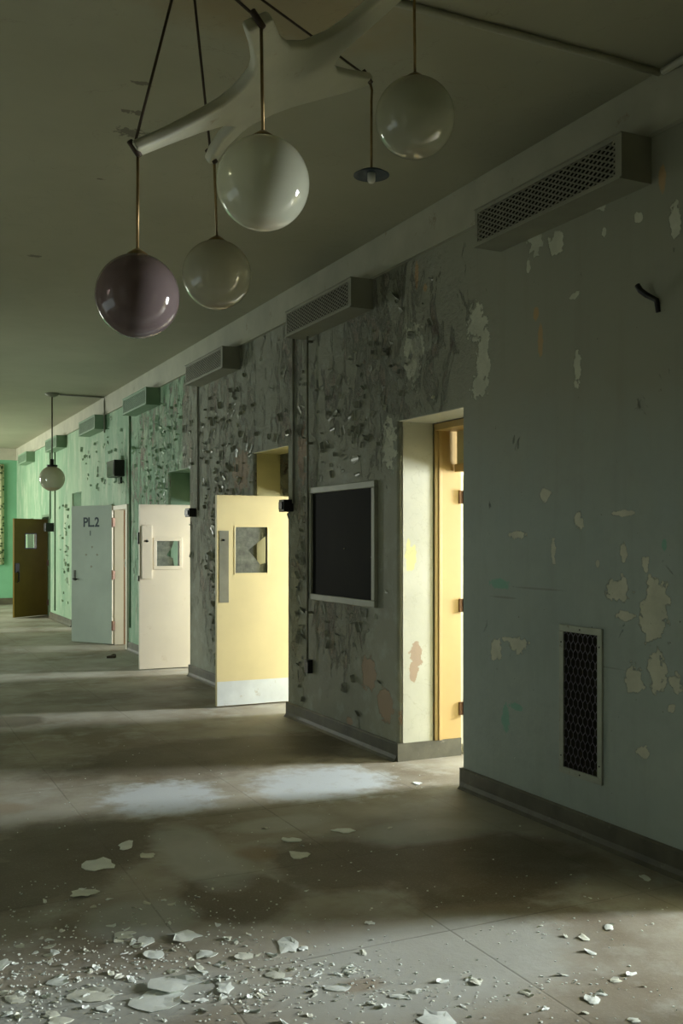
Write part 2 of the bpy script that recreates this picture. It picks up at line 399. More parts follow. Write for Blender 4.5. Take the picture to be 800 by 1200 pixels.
# terrazzo base with coved foot, broken at each doorway
bm = BM()
def baseprof(off=0): return [(0, 0), (-.045, 0), (-.028, .018), (-.018, .045), (-.016, .125), (-.008, .136), (0, .136)]
prev = Y0
for i, (a, b) in enumerate(DOORS+[(Y1, Y1)]):
    e = .0
    pr = baseprof()
    A = [bm.verts.new((D+x, prev+(0 if i == 0 else -.012)*0, z)) for x, z in pr]; B = [bm.verts.new((D+x, a, z)) for x, z in pr]
    n = len(pr)
    for k in range(n): bm.faces.new((A[k], A[(k+1) % n], B[(k+1) % n], B[k]))
    bm.faces.new(A[::-1]); bm.faces.new(B)
    if i < len(DOORS) and i not in FLUSH:       # the base returns into the recess on both jambs
        bx(bm, (D-.016, b-.016, 0), (BACK, b, .134)); bx(bm, (D-.016, a, 0), (BACK, a+.016, .134))
    prev = b
struct('baseboard_right', bm, M['base'])
# beam band under the ceiling
bm = BM(); bx(bm, (D-.02, Y0, MOLD+.012), (D+.02, Y1, CEIL)); bx(bm, (D-.032, Y0, MOLD-.008), (D+.02, Y1, MOLD+.012))
bx(bm, (XL, Y1-.05, MOLD), (D-.02, Y1, CEIL))
struct('trim_1', bm, M['mould'])
# reveals: thin coloured lining of each recess
for i, (a, b) in enumerate(DOORS):
    if i in FLUSH: continue
    m = M['reveal'] if i <= 2 else (M['ochre'] if i == 3 else M['unitg'])
    bm = BM(); x0 = D+.034
    bx(bm, (x0, b-.006, .134), (BACK-.25, b+.002, RH)); bx(bm, (x0-.02, a-.002, .134), (BACK-.25, a+.006, RH)); bx(bm, (D+.004, a, RH-.006), (BACK-.25, b, RH+.002))
    struct('trim_%d' % (i+2), bm, m)
# side rooms
bm = BM()
for (a, b), (c, d) in zip(DOORS, DOORS[1:]):
    y = b+.35 if c-b > 1 else (b+c)/2
    bx(bm, (BACK, y, 0), (ROOMX, y+.1, CEIL))
bx(bm, (BACK, Y0-.1, 0), (ROOMX, Y0, CEIL)); bx(bm, (BACK, Y1, 0), (ROOMX, Y1+.1, CEIL))
struct('wall_partition', bm, M['room'])
bm = BM(); prev = Y0-.1
for a, b in DOORS:
    w0, w1 = a-.62-.45, a-.62+.45
    bx(bm, (ROOMX, prev, 0), (ROOMX+.15, w0, CEIL)); bx(bm, (ROOMX, w0, 0), (ROOMX+.15, w1, .85)); bx(bm, (ROOMX, w0, 2.65), (ROOMX+.15, w1, CEIL)); prev = w1
bx(bm, (ROOMX, prev, 0), (ROOMX+.15, Y1+.1, CEIL))
struct('wall_outer', bm, M['room'])
# left, near and far walls of the corridor
bm = BM(); prev = Y0
for a, b, z0, z1 in ((3.3, 7.1, .6, 2.0), (12.7, 14.5, .5, 1.9), (21.8, 25.4, .95, 3.3)):  # openings cut to suit the added corridor lamps
    bx(bm, (XL-.15, prev, 0), (XL, a, CEIL)); bx(bm, (XL-.15, a, 0), (XL, b, z0)); bx(bm, (XL-.15, a, z1), (XL, b, CEIL)); prev = b
bx(bm, (XL-.15, prev, 0), (XL, Y1, CEIL))
struct('wall_left', bm, M['mould'])
struct('wall_near', boxbm((XL, Y0-.15, 0), (BACK, Y0, CEIL)), M['mould'])
struct('wall_far', boxbm((XL, Y1, 0), (BACK, Y1+.15, CEIL)), M['endgreen'])
struct('baseboard_far', boxbm((XL, Y1-.025, 0), (D-.045, Y1, .17)), M['base'])

# ------------------------------------------------------------------ doors
def frame_bm(a, b, h, x0, x1, w=.05, rebate=True):
    bm = BM()
    bx(bm, (x0, b-w, 0), (x1, b, h)); bx(bm, (x0, a, 0), (x1, a+w, h)); bx(bm, (x0, a+w, h-w), (x1, b-w, h))
    if rebate:
        bx(bm, (x0+.055, b-w-.016, 0), (x1, b-w, h-w)); bx(bm, (x0+.055, a+w, 0), (x1, a+w+.016, h-w))
    return bm
def slab(w, h, t, hole=None, z0=.012):
    bm = BM()
    if not hole: bx(bm, (-w, -t/2, z0), (0, t/2, h)); return bm
    xs = [-w, hole[0], hole[1], 0]; zs = [z0, hole[2], hole[3], h]
    V = {}
    for s in (-1, 1):
        for i in range(4):
            for k in range(4): V[s, i, k] = bm.verts.new((xs[i], s*t/2, zs[k]))
        for i in range(3):
            for k in range(3):
                if i == 1 and k == 1: continue
                q = [V[s, i, k], V[s, i+1, k], V[s, i+1, k+1], V[s, i, k+1]]
                bm.faces.new(q if s < 0 else q[::-1])
    for i in range(3):
        bm.faces.new((V[-1, i, 0], V[1, i, 0], V[1, i+1, 0], V[-1, i+1, 0])); bm.faces.new((V[-1, i, 3], V[-1, i+1, 3], V[1, i+1, 3], V[1, i, 3]))
        bm.faces.new((V[-1, 0, i], V[-1, 0, i+1], V[1, 0, i+1], V[1, 0, i])); bm.faces.new((V[-1, 3, i], V[1, 3, i], V[1, 3, i+1], V[-1, 3, i+1]))
    a = [(1, 1), (2, 1), (2, 2), (1, 2)]
    for p, q in zip(a, a[1:]+a[:1]): bm.faces.new((V[-1, *p], V[-1, *q], V[1, *q], V[1, *p]))
    return bm
def lp(root_loc, ang):
    """pixel -> (x, z) in the plane of a leaf hinged at root_loc"""
    hx, hy = root_loc; dx, dy = -math.cos(ang), -math.sin(ang)
    def f(px, py):
        d = ray(px, py); det = d.x*(-dy)-(-dx)*d.y
        t = (hx*(-dy)-(-dx)*hy)/det; u = (d.x*hy-d.y*hx)/det
        return -u, HC+d.z*t
    return f
def rect(f, x0, y0, x1, y1):
    a = f(x0, (y0)); b = f(x1, y1); a2 = f(x0, y1); 
    return min(a[0], b[0]), max(a[0], b[0]), min(a2[1], b[1]), max(a[1], f(x1, y0)[1])
def ring(bm, r, w, y0, y1):
    x0, x1, z0, z1 = r
    bx(bm, (x0-w, y0, z0-w), (x1+w, y1, z0)); bx(bm, (x0-w, y0, z1), (x1+w, y1, z1+w))
    bx(bm, (x0-w, y0, z0), (x0, y1, z1)); bx(bm, (x1, y0, z0), (x1+w, y1, z1))
def hinges(root, zs, m, y=-.022):
    for z in zs:
        bm = BM(); bx(bm, (-.035, y-.004, z-.05), (.0, y, z+.05)); tube(bm, [(.008, y-.006, z-.055), (.008, y-.006, z+.055)], .009)
        obj('hinge', bm, m, root)
def doorroot(n, loc, ang, label):
    r = empty('door_%d' % n, (loc[0], loc[1], 0), ang); tag(r, label, 'door', kind='structure'); return r
T = .044
def poly_plate(bm, pts, y0, y1):
    a = [bm.verts.new((x, y0, z)) for x, z in pts]; b = [bm.verts.new((x, y1, z)) for x, z in pts]
    bm.faces.new(a); bm.faces.new(b[::-1]); n = len(pts)
    for i in range(n): bm.faces.new((a[i], b[i], b[(i+1) % n], a[(i+1) % n]))

# door 1 : near doorway, ochre frame; its leaf swings away into the room
a, b = DOORS[2]
r = empty('door_1', (0, 0, 0)); tag(r, 'ochre yellow door frame deep in the nearest doorway, its leaf swung into the room', 'door', kind='structure')
bm = BM()
X0 = onY(508, 700, b).x
bx(bm, (X0, b-.02, .134), (X0+.03, b, RH-.03)); bx(bm, (X0+.03, b-.03, .134), (X0+.055, b, RH-.03)); bx(bm, (X0+.055, b-.012, .134), (BACK, b, RH-.03))
bx(bm, (X0, a, .134), (X0+.03, a+.02, RH-.03)); bx(bm, (X0+.055, a, .134), (BACK, a+.03, RH-.03))
bx(bm, (X0, a, RH-.06), (BACK, b, RH-.01))
obj('frame', bm, M['frameyellow'], r, bevel=.002)
bm = BM(); bx(bm, (BACK-.07, a+.03, 2.17), (BACK, b-.03, 2.23)); obj('transom_bar', bm, M['frameyellow'], r)
bm = BM(); bx(bm, (BACK-.05, a+.03, 2.23), (BACK-.03, b-.03, RH-.06)); bx(bm, (BACK-.06, b-.2, 2.26), (BACK-.05, b-.07, RH-.1)); obj('transom_panel', bm, M['ochre'], r)
for z in (.36, 1.15, 1.98):
    bm = BM(); bx(bm, (BACK-.02, b-.024, z-.05), (BACK+.035, b-.012, z+.05)); tube(bm, [(BACK+.02, b-.034, z-.055), (BACK+.02, b-.034, z+.055)], .012)
    obj('hinge', bm, M['brass'], r)
obj('leaf', boxbm((BACK+.045, b-.01, .01), (BACK+.88, b+.034, 2.15)), M['kick'], r, bevel=.002)

# generic flush/recess frames for the open ones
def open_door(n, idx, hinge, ang, w, h, label, m, xf):
    r = doorroot(n, hinge, ang, label)
    f = lp(hinge, ang)
    return r, f
# door 2 : yellow leaf
hg = (4.06, 9.41); r, f = open_door(2, 3, hg, 0, .9, 2.12, 'yellow door standing open with a pale kick plate and a broken pane', M['yellow'], 0)
h2 = rect(f, 275, 618, 312, 671)
W2 = -f(253, 700)[0]; H2 = f(253, 580)[1]
obj('leaf', slab(W2, H2, T, h2), M['yellow'], r, bevel=.002)
bm = BM(); ring(bm, h2, .016, -T/2-.003, T/2+.003); wf = obj('window_frame', bm, M['yellow'], r, bevel=.002)
x0, x1, z0, z1 = h2; ww, hh = x1-x0, z1-z0
for pts in ([(0, 0), (.62, 0), (.8, .18), (.42, .5), (1, .82), (1, 1), (0, 1)], [(.62, 0), (1, 0), (1, .22), (.8, .18)]):
    bm = BM(); poly_plate(bm, [(x0+u*ww, z0+v*hh) for u, v in pts], -.003, .003); obj('glass_shard', bm, M['pane'], wf)
q = rect(f, 256, 622, 267, 706); pl = obj('push_plate', boxbm((q[0], -T/2-.003, q[2]), (q[1], -T/2, q[3])), M['plateg'], r)
bm = BM(); lathe(bm, [(0, 0), (.012, 0), (.012, .006), (0, .008)], seg=12); 
obj('keyhole', bm, M['black'], pl, loc=(f(261, 633)[0], -T/2-.003, f(261, 633)[1])).rotation_euler = (math.pi/2, 0, 0)
zk = f(253, 799)[1]; obj('kick_plate', boxbm((-W2+.004, -T/2-.002, .014), (-.01, -T/2, zk)), M['kick'], r)
obj('frame', frame_bm(8.66-9.41, 9.57-9.41, H2+.06, 4.03-4.06, BACK-4.06, .045), M['ochre'], r)
obj('transom_panel', boxbm((4.07-4.06, 8.66-9.41, H2+.06), (4.1-4.06, 9.57-9.41, RH)), M['ochre'], r)
hinges(r, (.35, 1.1, 1.9), M['brass'])
# door 3 : cream leaf
hg = (4.08, 12.52); r, f = open_door(3, 4, hg, 0, .9, 2.12, 'cream door standing open with a raised lock strip and a cracked square window', M['cream'], 0)
W3 = -f(163, 700)[0]; H3 = f(163, 591)[1]; h3 = rect(f, 183, 634, 209, 663)
obj('leaf', slab(W3, H3, T, h3), M['cream'], r, bevel=.002)
bm = BM(); ring(bm, h3, .045, -T/2-.014, T/2+.014); wf = obj('window_frame', bm, M['cream'], r, bevel=.004)
x0, x1, z0, z1 = h3; ww, hh = x1-x0, z1-z0
for pts in ([(0, 0), (.5, 0), (.45, .42), (0, .2)], [(.5, 0), (.8, 0), (.75, .3), (.45, .42)], [(0, .2), (.45, .42), (.3, 1), (0, 1)], [(.3, 1), (.45, .42), (.7, .75), (.8, 1)]):
    bm = BM(); poly_plate(bm, [(x0+u*ww, z0+v*hh) for u, v in pts], -.003, .003); obj('glass_shard', bm, M['pane'], wf)
q = rect(f, 165, 616, 177, 678); pl = obj('lock_strip', boxbm((q[0], -T/2-.03, q[2]), (q[1], -T/2, q[3])), M['cream'], r, bevel=.004)
bm = BM(); lathe(bm, [(0, 0), (.016, 0), (.016, .006), (0, .008)], seg=12); 
obj('keyhole', bm, M['black'], pl, loc=(f(171, 634)[0], -T/2-.03, f(171, 634)[1])).rotation_euler = (math.pi/2, 0, 0)
obj('latch', boxbm((-W3-.02, -.012, 1.6), (-W3, .012, 1.75)), M['black'], r)
obj('latch', boxbm((-W3-.02, -.012, 1.13), (-W3, .012, 1.2)), M['steel'], r)
zk = f(163, 776)[1]; obj('kick_plate', boxbm((-W3+.004, -T/2-.002, .014), (-.01, -T/2, zk)), M['cream'], r)
obj('frame', frame_bm(11.76-12.52, 12.71-12.52, H3+.06, 4.05-4.08, BACK-4.08, .045), M['cream'], r)
obj('transom_panel', boxbm((.01, 11.76-12.52, H3+.06), (.04, 12.71-12.52, RH)), M['unitg'], r)
hinges(r, (.35, 1.1, 1.9), M['brass'])
# door 4 : pale green leaf with writing
a, b = DOORS[5]
hg = (D-.03, b-.02); ang = -math.radians(57); r, f = open_door(4, 5, hg, ang, .8, 2.14, 'pale green door folded back against the wall with dark marker writing', M['pldoor'], 0)
W4 = -f(85, 700)[0]; H4 = f(131, 592)[1]
obj('leaf', slab(W4, H4, T), M['pldoor'], r, bevel=.002)
obj('edge_strip', boxbm((.0, -T/2, .012), (.004, T/2+.01, H4)), M['cream'], r)
def text(s, size, px, py, root, f, m, ext=.001):
    cu = bpy.data.curves.new('t', 'FONT'); cu.body = s; cu.size = size; cu.extrude = ext; cu.offset = size*.025; cu.align_x = 'CENTER'; cu.align_y = 'CENTER'
    to = bpy.data.objects.new('t', cu); C.collection.objects.link(to); bpy.context.view_layer.update()
    me = bpy.data.meshes.new_from_object(to.evaluated_get(bpy.context.evaluated_depsgraph_get()))
    bpy.data.objects.remove(to)
    o = bpy.data.objects.new('lettering', me); C.collection.objects.link(o); me.materials.clear(); me.materials.append(m); o.parent = root
    x, z = f(px, py); o.location = (x, -T/2-.001, z); o.rotation_euler = (math.pi/2, 0, 0); return o
text('PL.2', .21, 108, 612.5, r, f, M['ink']); text('1', .11, 107, 625, r, f, M['ink'])
for px, py in ((109, 641), (102, 650), (115, 650), (108, 664)):
    x, z = f(px, py); bm = BM()
    poly_plate(bm, [(x+.028*math.cos(t)*random.uniform(.6, 1.1), z+.022*math.sin(t)*random.uniform(.6, 1.1)) for t in [k*math.pi/4 for k in range(8)]][::1], -T/2-.002, -T/2)
    obj('glue_mark', bm, M['plateg'], r)
x, z = f(89, 676)
bm = BM(); bx(bm, (x-.022, -T/2-.006, z-.06), (x+.022, -T/2, z+.11)); pl = obj('lock_plate', bm, M['steel'], r)
bm = BM(); tube(bm, [(x, -T/2, z-.03), (x, -T/2-.05, z-.03), (x+.01, -T/2-.055, z-.03), (x+.1, -T/2-.055, z-.035)], .011); obj('handle', bm, M['black'], pl, True)
for z in (.3, 1.1, 1.93):
    bm = BM(); bx(bm, (.004, -T/2-.004, z-.07), (.03, T/2, z+.07)); tube(bm, [(.018, -T/2-.01, z-.075), (.018, -T/2-.01, z+.075)], .012); obj('hinge', bm, M['brass'], r)
fr = empty('trim_20', (0, 0, 0)); tag(fr, kind='structure')
bm = BM(); bx(bm, (D-.03, a-.06, 0), (D+.14, a+.03, 2.19)); bx(bm, (D-.03, a+.03, 2.12), (D+.14, b-.005, 2.19)); bx(bm, (D-.005, b-.03, 0), (D+.14, b+.03, 2.12))
obj('door_casing', bm, M['cream'], fr, bevel=.003)
obj('door_lining', boxbm((D+.14, b-.03, 0), (BACK, b, 2.12)), M['pinkwood'], fr)
# door 5 : olive brown leaf, farthest
a, b = DOORS[7]
hg = (D+.08, b-.03); f0 = onZ(15.8, 724.5); ang = math.atan2(hg[1]-f0.y, hg[0]-f0.x)
r, f = open_door(5, 7, hg, ang, .87, 2.13, 'olive brown door ajar at the far end with a small lit window', M['brown'], 0)
W5 = math.hypot(hg[1]-f0.y, hg[0]-f0.x); H5 = f(16, 607.5)[1]; h5 = rect(f, 29, 626, 41, 642)
obj('leaf', slab(W5, H5, T, h5), M['brown'], r, bevel=.002)
bm = BM(); ring(bm, h5, .022, -T/2-.008, T/2+.008); wf = obj('window_frame', bm, M['black'], r)
obj('window_pane', boxbm((h5[0], -.003, h5[2]), (h5[1], .003, h5[3])), M['clear'], wf)
q = rect(f, 16.5, 660, 21.5, 671); pl = obj('lock_plate', boxbm((q[0], -T/2-.012, q[2]), (q[1], -T/2, q[3])), M['black'], r)
bm = BM(); x, z = f(19.5, 670); tube(bm, [(x, -T/2, z), (x, -T/2-.045, z-.02), (x, -T/2-.045, z-.2), (x, -T/2, z-.22)], .016); obj('handle', bm, M['black'], pl, True)
for z in (.28, 1.15, 1.95):
    bm = BM(); bx(bm, (-.03, -T/2-.006, z-.06), (.04, -T/2, z+.06)); tube(bm, [(.03, -T/2-.01, z-.07), (.03, -T/2-.01, z+.07)], .016); obj('hinge', bm, M['brass'], r)
fr = empty('trim_21', (0, 0, 0)); tag(fr, kind='structure')
obj('door_casing', frame_bm(a-.04, b+.04, 2.2, D-.02, D+.1, .05, False), M['conduitg'], fr, bevel=.003)

# ------------------------------------------------------------------ wall heaters (convector boxes)
def zigzag(bm, u0, u1, v0, v1, nu, nv, w, put):
    du = (u1-u0)/nu; dv = (v1-v0)/nv
    for j in range(nv+1):
        for i in range(nu):
            for s in (0, 1):
                if (j == nv and s) : continue
            ua = u0+i*du; ub = ua+du; vc = v0+j*dv
            if j < nv:
                # two slanting strands crossing each cell
                for (p, q) in (((ua, vc), (ub, vc+dv)), ((ua, vc+dv), (ub, vc))):
                    d = Vector((q[0]-p[0], q[1]-p[1])).normalized(); nrm = Vector((-d.y, d.x))*w/2
                    P4 = [(p[0]-nrm.x, p[1]-nrm.y), (q[0]-nrm.x, q[1]-nrm.y), (q[0]+nrm.x, q[1]+nrm.y), (p[0]+nrm.x, p[1]+nrm.y)]
                    f0 = [bm.verts.new(put(uu, vv, 0)) for uu, vv in P4]; f1 = [bm.verts.new(put(uu, vv, 1)) for uu, vv in P4]
                    bm.faces.new(f0); bm.faces.new(f1[::-1])
                    bm.faces.new((f0[0], f1[0], f1[1], f0[1])); bm.faces.new((f0[3], f0[2], f1[2], f1[3]))
LU, HU, DU = 1.32, .235, .19
def make_unit():
    root = empty('wall_heater', (D, 3.88, 3.455))
    bm = BM(); w = .028
    # housing shell: back, ends, top, bottom and front rim
    bx(bm, (-DU, 0, 0), (0, .004, HU)); bx(bm, (-DU, LU-.004, 0), (0, LU, HU)); bx(bm, (-DU, .004, HU-.004), (0, LU-.004, HU)); bx(bm, (-DU, .004, 0), (0, LU-.004, .004))
    x0, x1 = -DU-.004, -DU+.004
    bx(bm, (x0, 0, 0), (x1, LU, w)); bx(bm, (x0, 0, HU-w), (x1, LU, HU)); bx(bm, (x0, 0, w), (x1, w+.02, HU-w)); bx(bm, (x0, LU-w, w), (x1, LU, HU-w))
    bx(bm, (x0-.01, 0, 0), (x0, LU, .008)); bx(bm, (x0-.008, 0, HU-.006), (x0, LU, HU))
    obj('housing', bm, M['unit'], root)
    obj('core', boxbm((-DU+.03, .02, .02), (-DU+.05, LU-.02, HU-.02)), M['dark'], root)
    bm = BM(); zigzag(bm, w+.02, LU-w, w, HU-w, 20, 6, .009, lambda u, v, k: (-DU-.002+k*.004, u, v)); obj('grille', bm, M['mesh'], root)
    return root
unit = make_unit(); US = [3.88, 6.93, 9.98, 13.09, 16.33, 19.85, 23.77]
desc = ['steel wall heater box nearest the camera, above the black hook', 'steel wall heater box above the black notice board', 'steel wall heater box high above the yellow door',
        'green wall heater box above the cream door', 'green wall heater box on the wall above the pale green door', 'small looking green wall heater box behind the far hanging globe', 'farthest green wall heater box, next to the end wall']
for i, y in enumerate(US):
    o = unit if i == 0 else copy_tree(unit)
    o.location.y = y; tag(o, desc[i], 'heater', 'wall heater boxes below the ceiling')
    if i > 2:
        for ch in [c for c in bpy.data.objects if c.parent == o and c.name.startswith(('housing', 'grille'))]:
            ch.data = bpy.data.meshes.get('green_'+ch.name.split('.')[0]) or ch.data.copy()
            ch.data.name = 'green_'+ch.name.split('.')[0]; ch.data.materials[0] = M['unitg']

# ------------------------------------------------------------------ vent grille low on the near wall
p0 = onX(657, 732); p1 = onX(707, 736)
ya, yb, za, zb = p1.y, p0.y, .325, 1.17
root = empty('wall_vent', (D, ya, za)); tag(root, 'tall narrow vent with wire mesh and chipped frame low on the near wall', 'vent')
w_, h_ = yb-ya, zb-za
bm = BM(); t = .038
for q in (((-.014, 0, 0), (0, w_, t)), ((-.014, 0, h_-t), (0, w_, h_)), ((-.014, 0, t), (0, t, h_-t)), ((-.014, w_-t, t), (0, w_, h_-t))): bx(bm, *q)
vf = obj('frame', bm, M['ventframe'], root, bevel=.003)
obj('backing', boxbm((-.003, t, t), (0, w_-t, h_-t)), M['dark'], root)
bm = BM(); nu = 7; nv = 17; u0, u1, v0, v1 = t, w_-t, t, h_-t; du = (u1-u0)/nu; dv = (v1-v0)/nv
def strand(bm, p, q, w, x0, x1):
    d = Vector((q[0]-p[0], q[1]-p[1])).normalized(); n = Vector((-d.y, d.x))*w/2
    P4 = [(p[0]-n.x, p[1]-n.y), (q[0]-n.x, q[1]-n.y), (q[0]+n.x, q[1]+n.y), (p[0]+n.x, p[1]+n.y)]
    a = [bm.verts.new((x0, *u)) for u in P4]; b = [bm.verts.new((x1, *u)) for u in P4]
    bm.faces.new(a[::-1]); bm.faces.new(b)
    for i in range(4): bm.faces.new((a[i], a[(i+1) % 4], b[(i+1) % 4], b[i]))
for j in range(nv*1):                          # hexagonal wire cells
    for i in range(nu+1):
        off = (j % 2)*du/2; cx = u0+i*du+off; 
        if cx > u1: continue
        vz = v0+j*dv
        strand(bm, (cx, vz), (cx, vz+dv*.5), .0028, -.010, -.007)
        if cx-du/2 >= u0-1e-6: strand(bm, (cx, vz+dv*.5), (cx-du/2, vz+dv), .0028, -.010, -.007)
        if cx+du/2 <= u1+1e-6: strand(bm, (cx, vz+dv*.5), (cx+du/2, vz+dv), .0028, -.010, -.007)
obj('mesh', bm, M['wire'], root)
for u, v in ((t/2, .1), (t/2, h_-.1), (w_-t/2, .1), (w_-t/2, h_-.1), (w_/2, h_-t/2), (w_/2, t/2)):
    bm = BM(); lathe(bm, [(0, .004), (.004, .003), (.005, 0)], seg=8); o = obj('screw', bm, M['black'], vf, loc=(-.014, u, v)); o.rotation_euler = (0, -math.pi/2, 0)

# ------------------------------------------------------------------ black notice board
p0 = onX(365, 572); p1 = onX(443, 563); ya, yb = p1.y, p0.y; zt = 2.115; zb = 1.125
root = empty('notice_board', (D, ya, zb)); tag(root, 'large black notice board in a grey-green frame between two doorways', 'notice board')
w_, h_ = yb-ya, zt-zb; t = .055; bm = BM()
for q in (((-.035, 0, 0), (0, w_, t)), ((-.035, 0, h_-t), (0, w_, h_)), ((-.035, 0, t), (0, t, h_-t)), ((-.035, w_-t, t), (0, w_, h_-t))): bx(bm, *q)
obj('frame', bm, M['boardframe'], root, bevel=.006)
obj('panel', boxbm((-.012, t, t), (0, w_-t, h_-t)), M['board'], root)
for px, py in ((437, 653), (405, 643)):
    p = onX(px, py); bm = BM(); lathe(bm, [(0, .008), (.006, .006), (.006, 0)], seg=8); o = obj('pin', bm, M['steel'], root, loc=(-.012, p.y-ya, p.z-zb)); o.rotation_euler = (0, -math.pi/2, 0)

# ------------------------------------------------------------------ hook, boxes, conduits
p = onX(770, 365); q = onX(757, 336)
bm = BM(); Y = onX(768, 350).y
tube(bm, [(D-.004, onX(772, 366).y, onX(772, 366).z), (D-.012, onX(771, 352).y, onX(771, 352).z), (D-.04, onX(765, 347).y, onX(765, 347).z-.0), (D-.06, onX(761, 342).y, onX(761, 342).z), (D-.065, onX(758, 336).y, onX(758, 336).z)], [.013, .014, .015, .015, .015])
tag(obj('wall_hook', bm, M['black'], None, True), 'bent black metal hook high on the near wall', 'hook')
def conduit(name, pts, r, m, label, parent=None):
    bm = BM(); tube(bm, pts, r, 10)
    o = obj(name, bm, m, parent, True)
    if label: tag(o, label, 'pipe')
    return o
xq = D-.014
cY = onX(345, 500).y; conduit('conduit', [(xq, cY, MOLD), (xq, cY, onX(345, 590).z)], .011, M['conduit'], 'grey vertical conduit ending beside the yellow door')
cY2 = onX(365.5, 500).y+.0
root = empty('switch_conduit', (D, cY2, .5)); tag(root, 'long grey vertical conduit beside the notice board, ending in a small box', 'pipe')
cz = onX(360, 778).z
obj('pipe', (lambda b: (tube(b, [(-.045, 0, MOLD-.5-.0), (-.045, 0, cz+.03-.5)], .010, 10), b)[1])(BM()), M['conduit'], root, True)
obj('outlet_box', boxbm((-.05, -.02, cz-.07-.5), (0, .06, cz+.05-.5)), M['black'], root, bevel=.004)
for s_, z in ((-1, 3.4), (1, 2.5), (1, 1.0)):
    obj('clip', boxbm((-.057, -.018, z-.5), (0, .018, z-.5+.02)), M['conduit'], root)
conduit('conduit', [(xq, onX(233, 500).y, MOLD), (xq, onX(233, 500).y, onX(232, 598).z)], .011, M['conduit'], 'grey vertical conduit between the yellow and cream doors')
conduit('conduit', [(xq, onX(153, 600).y, MOLD), (xq, onX(153, 600).y, .9), (xq, onX(153, 600).y, .35)], .014, M['conduitg'], 'green vertical conduit left of the cream door')
conduit('conduit', [(xq, onX(59.5, 600).y, MOLD), (xq, onX(59.5, 600).y, 2.1)], .018, M['conduitg'], 'green conduit directly above the brown door hinge, left of two')
conduit('conduit', [(xq, onX(65, 600).y, MOLD), (xq, onX(65, 600).y, .2)], .014, M['conduitg'], 'green conduit beside the brown door, right of two')
def holder(px0, px1, py0, py1, label, dd=.09):
    a = onX(px1, (py0+py1)/2); b = onX(px0, (py0+py1)/2)
    za, zb = onX(px0, py1).z, onX(px0, py0).z; bm = BM(); bx(bm, (D-dd, a.y, za), (D, b.y, zb)); bx(bm, (D-dd-.012, a.y+.02, za+.02), (D-dd, b.y-.02, zb-.02))
    tag(obj('door_closer', bm, M['black'], bevel=.006), label, 'door closer')
holder(338, 344, 586, 600, 'small black closer box beside the top of the yellow door', .10)
holder(225, 230, 596, 606, 'small black closer box beside the top of the cream door')
holder(62, 64, 613, 623, 'small black closer box by the top of the brown door', .18)
# black wall clock box over the pale green door's opening
a = onX(146, 570); b = onX(137, 570)
root = empty('wall_speaker', (D, a.y, 2.62)); tag(root, 'black box mounted above the opening beside the pale green door', 'wall box')
w_ = b.y-a.y
obj('body', boxbm((-.16, 0, 0), (0, w_, .25)), M['black'], root, bevel=.01)
obj('bracket', boxbm((-.03, w_*.3, -.1), (0, w_*.6, 0)), M['black'], root)
obj('face', boxbm((-.166, .03, .03), (-.16, w_-.03, .22)), M['black'], root)
sw = onX(149, 660); bm = BM(); bx(bm, (D-.03, sw.y-.035, sw.z-.06), (D, sw.y+.035, sw.z+.06)); bx(bm, (D-.042, sw.y-.008, sw.z-.015), (D-.03, sw.y+.008, sw.z+.015))
tag(obj('light_switch', bm, M['plateg'], bevel=.003), 'small metal light switch on the green wall beside the open doorway', 'light switch')
# curtain beside the end window
bm = BM(); n = 40; xa, xb = 1.9, onY(4.5, 600, Y1).x
rows = []
for zz in (1.03, 3.58):
    rows.append([bm.verts.new((xa+(xb-xa)*i/n, Y1-.09+.03*math.sin(i*1.3), zz)) for i in range(n+1)])
for i in range(n): bm.faces.new((rows[0][i], rows[0][i+1], rows[1][i+1], rows[1][i]))
o = obj('curtain', bm, M['curtain'], None, True); s_ = o.modifiers.new('t', 'SOLIDIFY'); s_.thickness = .006
tag(o, 'patterned curtain hanging on the green end wall at the left edge', 'curtain')

# ------------------------------------------------------------------ chandelier
cc = onZ(222, -72, CEIL)
GL = [('milky', 308, 215, 3.40, 'opal'), ('mauve', 161, 347, 3.78, 'smoke'), ('cream', 254, 322, 4.60, 'opal2'), ('high', 486, 138, 3.98, 'opal')]
R = .158
root = empty('globe_chandelier', (cc.x, cc.y, CEIL)); tag(root, 'tilted branching ceiling lamp with four glass globes and one bare socket', 'chandelier')
O = Vector((cc.x, cc.y, CEIL))
def loc(v): return Vector(v)-O
gc = [atd(px, py, d) for _, px, py, d, _ in GL]
# plane of the tilted branch body
zA = HC+1.454; PA, PB = .64, -.22
def plate(px, py):
    d = ray(px, py); 
    # HC + d.z t = zA + PA (d.x t - .94) + PB (d.y t - 3.72)
    t = (zA-HC-PA*.94-PB*3.72)/(d.z-PA*d.x-PB*d.y); return d*t+Vector((0, 0, HC))
out = [(161,176),(180,168),(204,157),(240,138),(262,125),(276,114),(288,102),(297,90),(300,78),(298,62),(293,47),(291,38),(305,31),(321,24),(326,36),(331,48),(342,57),(363,57),(390,45),(412,30),(432,13),(452,-3),(476,-24),(492,-26),
       (489,-12),(470,2),(450,20),(432,36),(412,53),(400,65),(393,76),(397,85),(415,90),(438,93),(438,99),(408,109),(378,117),(342,127),(318,136),(298,146),(284,156),(268,172),(255,190),(245,194),(250,182),(262,164),(276,150),(262,149),(235,157),(195,172),(163,185)]
P3 = [plate(*p) for p in out]; nrm = Vector((-PA, -PB, 1)).normalized()
bm = BM(); tk = .045
a = [bm.verts.new(loc(p)) for p in P3]; b = [bm.verts.new(loc(p+nrm*tk)) for p in P3]
fa = bm.faces.new(a); fb_ = bm.faces.new(b[::-1])
for i in range(len(a)): bm.faces.new((a[i], b[i], b[(i+1) % len(a)], a[(i+1) % len(a)]))
